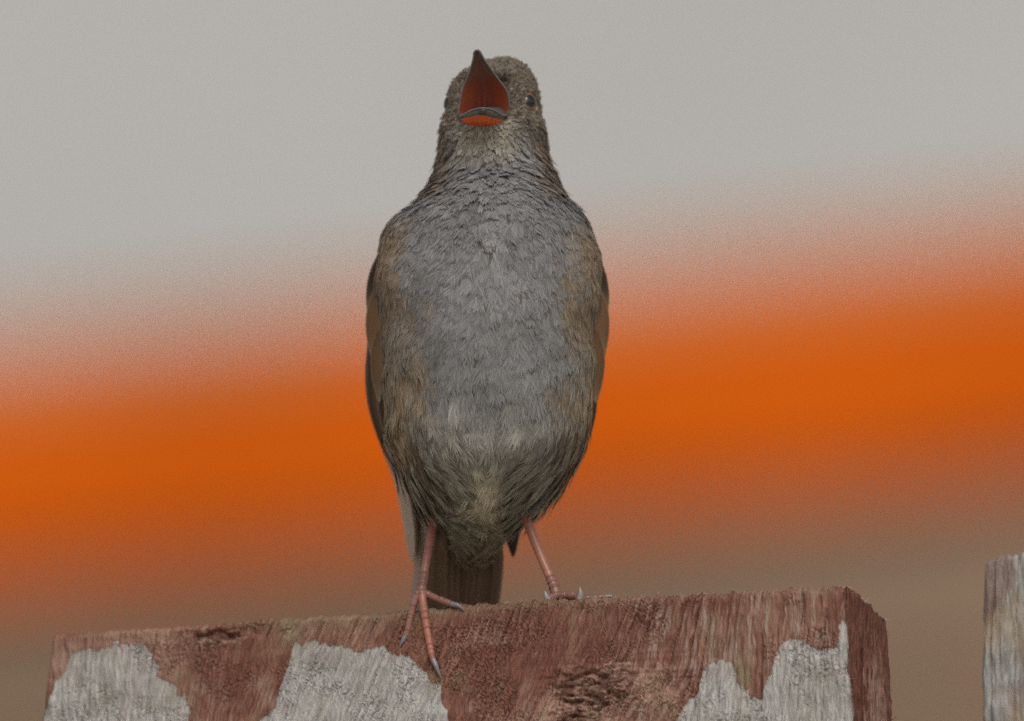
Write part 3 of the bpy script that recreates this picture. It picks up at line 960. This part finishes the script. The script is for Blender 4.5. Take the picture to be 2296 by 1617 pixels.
WB, WE, WT = srgb(84, 66, 52), srgb(138, 112, 80), srgb(190, 172, 146)
PALE_LIT = srgb(206, 186, 170)  # pale feather colour with light and sky sheen put into it
for sgn in (-1, 1):
    wing = empty('wing', np.zeros(3))
    wing.parent = bird
    wing.location = mmp(sgn * 24, 8, 84) - origin(bird)
    tipx = -16.5 if sgn < 0 else 5.5
    tipz = 14.5 if sgn < 0 else 15.5
    xo = -1.2 if sgn < 0 else 0.8
    def wx(v): return sgn * (v - 0.95) + xo
    # folded primaries and secondaries, inner ones shorter
    for k in range(8):
        f = k / 7
        st = mmp(wx(24.6 - 1.0 * f), 10 + 9 * f, 66 - 8 * f)
        md = mmp(wx(25.0 - 3.0 * f) * (1 if sgn < 0 else .84), 18 + 7 * f, 46 - 2 * f)
        lw = mmp(wx(20.0 - 4 * f) * (0.93 if sgn < 0 else .46), 28 + 4 * f, 28 + 3 * f)
        tp = mmp(tipx + sgn * 2.2 * (1 - f) * 0 - sgn * f * 3, 33 + 4 * f, tipz + 9 * f)
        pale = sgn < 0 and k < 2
        ci = WB * (1 - .2 * f) * (1 if sgn < 0 else .4)  # right wing darkened in its colour to look shaded
        cpale = PALE_LIT if pale else None  # left outer tips: pale underside, sky sheen painted in
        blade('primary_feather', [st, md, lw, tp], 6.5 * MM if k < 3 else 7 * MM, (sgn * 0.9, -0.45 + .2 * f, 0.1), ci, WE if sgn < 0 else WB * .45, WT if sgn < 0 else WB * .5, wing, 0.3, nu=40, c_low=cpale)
    # coverts in overlapping rows over the shoulder and down the edge of the wing
    for r_, (z0, y0, nrow, L) in enumerate([(80, 5, 7, 15), (72, 5, 7, 17), (63, 6, 8, 18), (54, 8, 7, 19)]):
        for k in range(nrow):
            f = k / (nrow - 1)
            yq = y0 + f * 20
            zq = z0 - 5 * f * 0.4
            xq = np.interp(zq, [40, 50, 60, 70, 76, 80, 84, 88], [21.6, 23.4, 24.6, 25.0, 24.2, 22.6, 20, 17]) * (1 - 0.10 * f * f)
            xq2 = np.interp(zq - L, [20, 30, 40, 50, 60, 70, 80, 88], [15, 18.6, 21.6, 23.8, 25.2, 25.6, 23, 18]) * (1 - 0.06 * f * f)
            st = mmp(wx(xq - 1.8), yq, zq)
            md = mmp(wx((xq + xq2) / 2 + .7), yq + 2.0, zq - L * .5)
            tp = mmp(wx(xq2 + .3), yq + 4.5, zq - L)
            j = rng.uniform(.8, 1.15)
            ci = (srgb(118, 90, 64) if (k + r_) % 3 else srgb(66, 50, 38)) * j
            blade('covert_feather', [st, md, tp], 6.0 * MM, (sgn * 0.80, -0.60 + .35 * f, 0.1), ci, srgb(160, 132, 96) * j, WT * .8, wing, 0.0, 0.2, 12)

tail = empty('tail', np.zeros(3)); tail.parent = bird
tail.location = mmp(-6, 24, 26) - origin(bird)
for k in range(10):
    f = k / 9 * 2 - 1
    a_ = at(1043 + f * 58, 1120, 0.022 + .002 * (1 - abs(f)))
    m_ = at(1040 + f * 66, 1250, 0.031 + .003 * (1 - abs(f)))
    e_ = at(1034 + f * 60, 1375, 0.040 + .003 * (1 - abs(f)))
    z_ = e_ + (e_ - m_) * 1.9
    pale = False
    ci = srgb(136, 112, 92) * (0.75 + 0.3 * rng.random())
    blade('tail_feather', [a_, m_, e_, z_], 5.2 * MM, (0.10 * f, -1, 0.25), PALE_LIT * .9 if pale else ci, PALE_LIT if pale else srgb(148, 124, 102), WE, tail, 0.1 * f, 0.08, 16)
# long outer tail feather; its lit look is put into the pale colour
blade('tail_feather', [at(950, 1150, .03), at(946, 1240, .034), at(938, 1330, .039), at(930, 1420, .044), at(924, 1560, .052)], 3.6 * MM, (-.3, -1, .2), PALE_LIT * .95, PALE_LIT, PALE_LIT, tail, 0, .08)

# ---- bill
def z1(zx, zy, ymm):
    return at((960 + zx / 4.147) * .98, (90 + zy / 4.147) * .98, ymm * MM)


edge = [(103, 540, 552), (112, 526, 566), (130, 515, 580), (165, 512, 600), (200, 505, 620), (250, 490, 655), (300, 475, 690), (350, 456, 727), (400, 436, 764), (450, 414, 803), (500, 402, 830), (560, 391, 846), (620, 382, 852), (680, 373, 846), (715, 378, 826), (735, 392, 800), (775, 410, 780)]
NQ = 17
inn, out_, icol, ocol, rimL, rimR = [], [], [], [], [], []
for (zy, zl, zr) in edge:
    s = (zy - 103) / 630
    yd = -20.5 + 8.2 * min(s, 1.05) ** 0.9
    l_, r_ = z1(zl, zy, yd), z1(zr, zy, yd)
    w = r_[0] - l_[0]
    rimL.append(l_); rimR.append(r_)
    for k in range(NQ):
        q = k / (NQ - 1) * 2 - 1
        p = l_ + (r_ - l_) * (q + 1) / 2
        rec = (1 - q * q) * w * 0.26 + 0.00012
        ridge = 0.05 * w * math.exp(-(q / .10) ** 2) * (0.3 + s)
        grooves = 0.012 * w * math.cos(q * 14) * s
        inn.append(p + np.array([0, rec - ridge - grooves, 0]))
        out_.append(p + np.array([0, (1 - q * q) ** .7 * w * 0.62 + 0.0005, 0.0]))
        deep = srgb(142, 78, 50) * (abs(q) ** 1.5) + srgb(92, 47, 37) * (1 - abs(q) ** 1.5)
        tipc = srgb(84, 58, 44)
        mixt = float(sstep(0.18, 0.72, np.array(s)))
        icol.append(tipc * (1 - mixt) + deep * mixt)
        ocol.append(srgb(70, 66, 64))
ne = len(edge)
inn, out_ = np.array(inn), np.array(out_)
FQ = [(i * NQ + k, (i + 1) * NQ + k, (i + 1) * NQ + k + 1, i * NQ + k + 1) for i in range(ne - 1) for k in range(NQ - 1)]
n0 = len(inn)
FO = [tuple(reversed(q)) for q in FQ]
ub = obj('upper_bill', out_, FO, M_horn, bird, np.array(ocol))
obj('mouth_lining', inn, FQ, M_mouth, ub, np.array(icol))
rim = smooth_path(np.array(rimL[::-1][1:] + rimR[:-1]), 110)
rv, rf = tube(rim, np.interp(np.linspace(0, 1, 110), [0, .12, .35, .5, .65, .88, 1], [.00012, .00017, .00015, .00022, .00015, .00017, .00012]), 8)
rc = np.tile(srgb(105, 104, 106), (len(rv), 1)) * (0.6 + 0.6 * rng.random((len(rv), 1)))
obj('bill_edge', rv, rf, M_horn, ub, rc)

# lower bill pointing towards the viewer, its underside showing
def curve3(pts, n=25):
    return smooth_path(np.array([z1(*p) for p in pts]), n)


tom = curve3([(376, 728, -12.6), (425, 712, -15), (500, 672, -19), (600, 652, -22.2), (700, 672, -19), (775, 715, -15), (832, 722, -12.6)])
gon = curve3([(392, 744, -12.3), (440, 742, -14.2), (510, 726, -17.6), (600, 720, -20.4), (690, 742, -17.6), (760, 756, -14.2), (815, 744, -12.3)])
mid_ = (tom + gon) / 2 + np.array([0, -0.0007, 0.0])
ski = curve3([(400, 785, -11.2), (440, 805, -11.4), (510, 820, -11.6), (600, 830, -11.8), (690, 830, -11.6), (760, 820, -11.4), (812, 795, -11.2)])
flo = tom + np.array([0, 0.0012, -0.0006])
back = curve3([(376, 745, -9.5), (425, 755, -9.0), (500, 765, -8.5), (600, 770, -8.3), (700, 770, -8.5), (775, 760, -9.0), (832, 745, -9.5)])
nk = 25
horn = srgb(78, 70, 66)
V = np.vstack([gon, mid_, tom, flo])
cc = np.vstack([np.tile(horn * .6, (nk, 1)), np.tile(horn, (nk, 1)), np.tile(horn * 1.3, (nk, 1)), np.tile(horn * 1.2, (nk, 1))]) * rng.uniform(.55, 1.45, (4 * nk, 1))
Fq = [(r_ * nk + k, r_ * nk + k + 1, (r_ + 1) * nk + k + 1, (r_ + 1) * nk + k) for r_ in range(3) for k in range(nk - 1)]
lb = obj('lower_bill', V, Fq, M_horn, bird, cc)
V = np.vstack([gon + [0, .0001, 0], (gon + ski) / 2 + [0, .0003, 0], ski])
orange = srgb(236, 104, 34)
cc = np.vstack([np.tile(orange, (nk, 1)), np.tile(orange, (nk, 1)), np.tile(srgb(190, 66, 32), (nk, 1))])
Fq = [(r_ * nk + k, r_ * nk + k + 1, (r_ + 1) * nk + k + 1, (r_ + 1) * nk + k) for r_ in range(2) for k in range(nk - 1)]
obj('throat_skin', V, Fq, M_mouth, lb, cc)
V = np.vstack([flo, back])
Fq = [(k, k + 1, nk + k + 1, nk + k) for k in range(nk - 1)]
obj('mouth_floor', V, Fq, M_mouth, lb, np.tile(srgb(200, 80, 40), (2 * nk, 1)))
rv, rf = tube(tom, np.interp(np.linspace(0, 1, nk), [0, .15, .5, .85, 1], [.0002, .00026, .00014, .00018, .0002]), 8)
obj('bill_edge', rv, rf, M_horn, lb, np.tile(srgb(104, 104, 106), (len(rv), 1)))


# ---- eyes
def make_eye(px, py, rad, inset, axis_hint):
    h = hit(px, py)
    loc, n = h
    if np.dot(n, loc - np.array([loc[0] * 0 + OB[0], 0.004 + OB[1], loc[2]])) < 0: n = -n
    ax_ = n * 0.25 + np.array(axis_hint) * 0.75
    ax_ /= np.linalg.norm(ax_)
    c = loc - ax_ * inset * MM
    u = np.cross(ax_, [0, 0, 1]); u /= np.linalg.norm(u)
    w = np.cross(u, ax_)
    V, cc, nu, nvv = [], [], 26, 28
    for i in range(nu + 1):
        th = math.pi * 0.62 * i / nu
        for k in range(nvv):
            ph = 2 * math.pi * k / nvv
            V.append(c + rad * MM * (math.cos(th) * ax_ + math.sin(th) * (math.cos(ph) * u + math.sin(ph) * w)))
            d = math.degrees(th)
            cc.append(srgb(10, 8, 8) if d < 31 else (srgb(116, 78, 48) if d < 66 else srgb(24, 18, 15)))
    Fq = [(i * nvv + k, i * nvv + (k + 1) % nvv, (i + 1) * nvv + (k + 1) % nvv, (i + 1) * nvv + k) for i in range(nu) for k in range(nvv)]
    e = obj('eye', np.array(V), Fq, M_eye, bird, np.array(cc), at_loc=c)
    ring, rr_ = [], []
    for k in range(41):
        ph = 2 * math.pi * k / 40
        ring.append(c + rad * MM * (0.42 * ax_ + 0.96 * (math.cos(ph) * u + math.sin(ph) * w)))
        rr_.append((0.34 + 0.08 * math.sin(ph * 9)) * MM)
    rv, rf = tube(np.array(ring), rr_, 8)
    low = np.clip(-(rv - c) @ w / (rad * MM), 0, 1)[:, None]
    obj('eyelid', rv, rf, M_skin, e, (srgb(66, 56, 48) * (1 - low) + srgb(176, 164, 148) * low) * (0.6 + .7 * rng.random((len(rv), 1))))


make_eye(eyeR[0] - 6, eyeR[1], 2.6, 1.25, (0.50, -0.86, 0.10))
make_eye(eyeL[0] + 5, eyeL[1], 2.5, 1.5, (-0.90, -0.42, 0.1))

# ---- legs
SK = srgb(156, 100, 82); SK2 = srgb(128, 88, 76); SKP = srgb(214, 160, 138)


def scaled(path, r0, r1, nsc, name, parent, colr, step=0.16, n=90):
    P = smooth_path(path, n)
    s = np.linspace(0, 1, n)
    saw = (s * nsc + 0.35 * np.sin(s * nsc * 2.1 + nsc) + 0.2 * np.sin(s * 23)) % 1.0
    r = (r0 + (r1 - r0) * s) * (1 - step * 0.5 + step * np.minimum(saw / .8, (1 - saw) / .2)) * MM
    r[-3:] *= np.array([.9, .75, .5])
    V, Fq = tube(P, r, 14)
    ring = np.repeat(np.where(saw > .85, 1 - min(step, .2) * 1.3, 1.0) * (0.9 + 0.2 * rng.random(n)), 14)
    ring = np.concatenate([ring, [1, 1]])
    return obj(name, V, Fq, M_leg, parent, np.array(colr)[None] * ring[:, None], at_loc=P[0])


def claw(path, r0, parent, c=srgb(120, 112, 112)):
    P = smooth_path(path, 24)
    r = r0 * MM * (1 - np.linspace(0, 1, 24) ** 1.4 * .9)
    V, Fq = tube(P, r, 12)
    return obj('claw', V, Fq, M_horn, parent, np.tile(c, (len(V), 1)), at_loc=P[0])


def z4(zx, zy): return (850 + zx / 3.44) * .98, (1130 + zy / 3.44) * .98
def fr(zx, zy, off):       # a point lying off millimetres in front of the board's face
    return on_plane(*z4(zx, zy), OB + BN * off * MM, BN)
def dp_(zx, zy, y): return at(*z4(zx, zy), y * MM)


def legbase(p):
    e = empty('leg', np.zeros(3)); e.parent = bird; e.location = np.array(p) - origin(bird)
    return e


lg = legbase(dp_(400, 740, 4.5))
scaled([dp_(530, 40, 9), dp_(496, 170, 8.5), dp_(458, 380, 7), dp_(422, 580, 5.6), dp_(400, 720, 4.8), dp_(393, 790, 4.4)], .92, 0.84, 9, 'tarsus', lg, SK, 0.05)
scaled([dp_(420, 620, 5.2), dp_(400, 720, 4.4), dp_(387, 800, 3.8)], .92, 1.08, 6, 'ankle', lg, SK2, 0.14)
scaled([dp_(397, 770, 4.0), fr(405, 860, 1.2), fr(425, 1000, .85), fr(450, 1140, .8), fr(472, 1260, .75), fr(486, 1310, .7)], .98, .68, 7, 'toe', lg, SK, .14)
claw([fr(482, 1300, .8), fr(510, 1360, 1.05), fr(535, 1420, .7), fr(560, 1470, .05)], .64, lg)
scaled([dp_(377, 770, 4.0), fr(335, 860, 1.0), fr(305, 980, .85), fr(285, 1070, .8), fr(268, 1125, .75)], .92, .66, 6, 'toe', lg, SK2 * 1.15, .14)
claw([fr(270, 1115, .8), fr(245, 1160, .95), fr(222, 1205, .55), fr(214, 1235, .05)], .6, lg)
scaled([dp_(420, 780, 4.0), dp_(490, 815, 3.6), dp_(570, 845, 2.6), fr(640, 872, .9)], .88, .7, 5, 'toe', lg, SK2, .14)
claw([fr(630, 868, .95), fr(680, 878, 1.2), fr(720, 910, .7), fr(738, 940, .1)], .62, lg)
scaled([dp_(410, 775, 5), dp_(400, 815, 9), dp_(400, 830, 13)], .95, .75, 4, 'toe', lg, SK2, .14)

rg = legbase(dp_(1460, 790, 0))
scaled([dp_(1170, 60, 5), dp_(1212, 180, 4), dp_(1275, 350, 3), dp_(1345, 520, 1.9), dp_(1405, 660, 1.0), dp_(1440, 740, .5)], 1.02, .96, 9, 'tarsus', rg, SK, 0.05)
scaled([dp_(1402, 650, 1), dp_(1435, 730, .4), dp_(1462, 815, 0)], 1.0, 1.25, 6, 'ankle', rg, SK2, .14)
scaled([dp_(1460, 800, 0), dp_(1425, 815, -1.4), dp_(1385, 826, -2.6)], 1.05, .85, 3, 'toe', rg, SK2, .14)
claw([dp_(1388, 835, -2.6), dp_(1374, 800, -3.0), dp_(1366, 764, -3.2)], .85, rg, srgb(132, 126, 124))
scaled([dp_(1480, 805, 0), dp_(1550, 800, -1.0), dp_(1625, 805, -2.4)], 1.05, .9, 4, 'toe', rg, SK2, .14)
claw([dp_(1640, 830, -2.6), dp_(1645, 780, -3.0), dp_(1638, 734, -3.2)], .85, rg, srgb(132, 126, 124))
scaled([dp_(1480, 818, 0), dp_(1620, 826, -.5), dp_(1760, 818, -1.2), dp_(1850, 812, -1.6)], .95, .6, 5, 'toe', rg, SK2 * .9, .14)
claw([dp_(1840, 812, -1.6), dp_(1880, 806, -1.8), dp_(1915, 828, -2)], .5, rg)
scaled([dp_(1470, 815, 1), dp_(1480, 828, 5), dp_(1490, 834, 9)], 1.0, .8, 4, 'toe', rg, SK2, .14)

print('feathers', NF, 'tris', sum(len(o.data.polygons) for o in bpy.data.objects if o.type == 'MESH'))
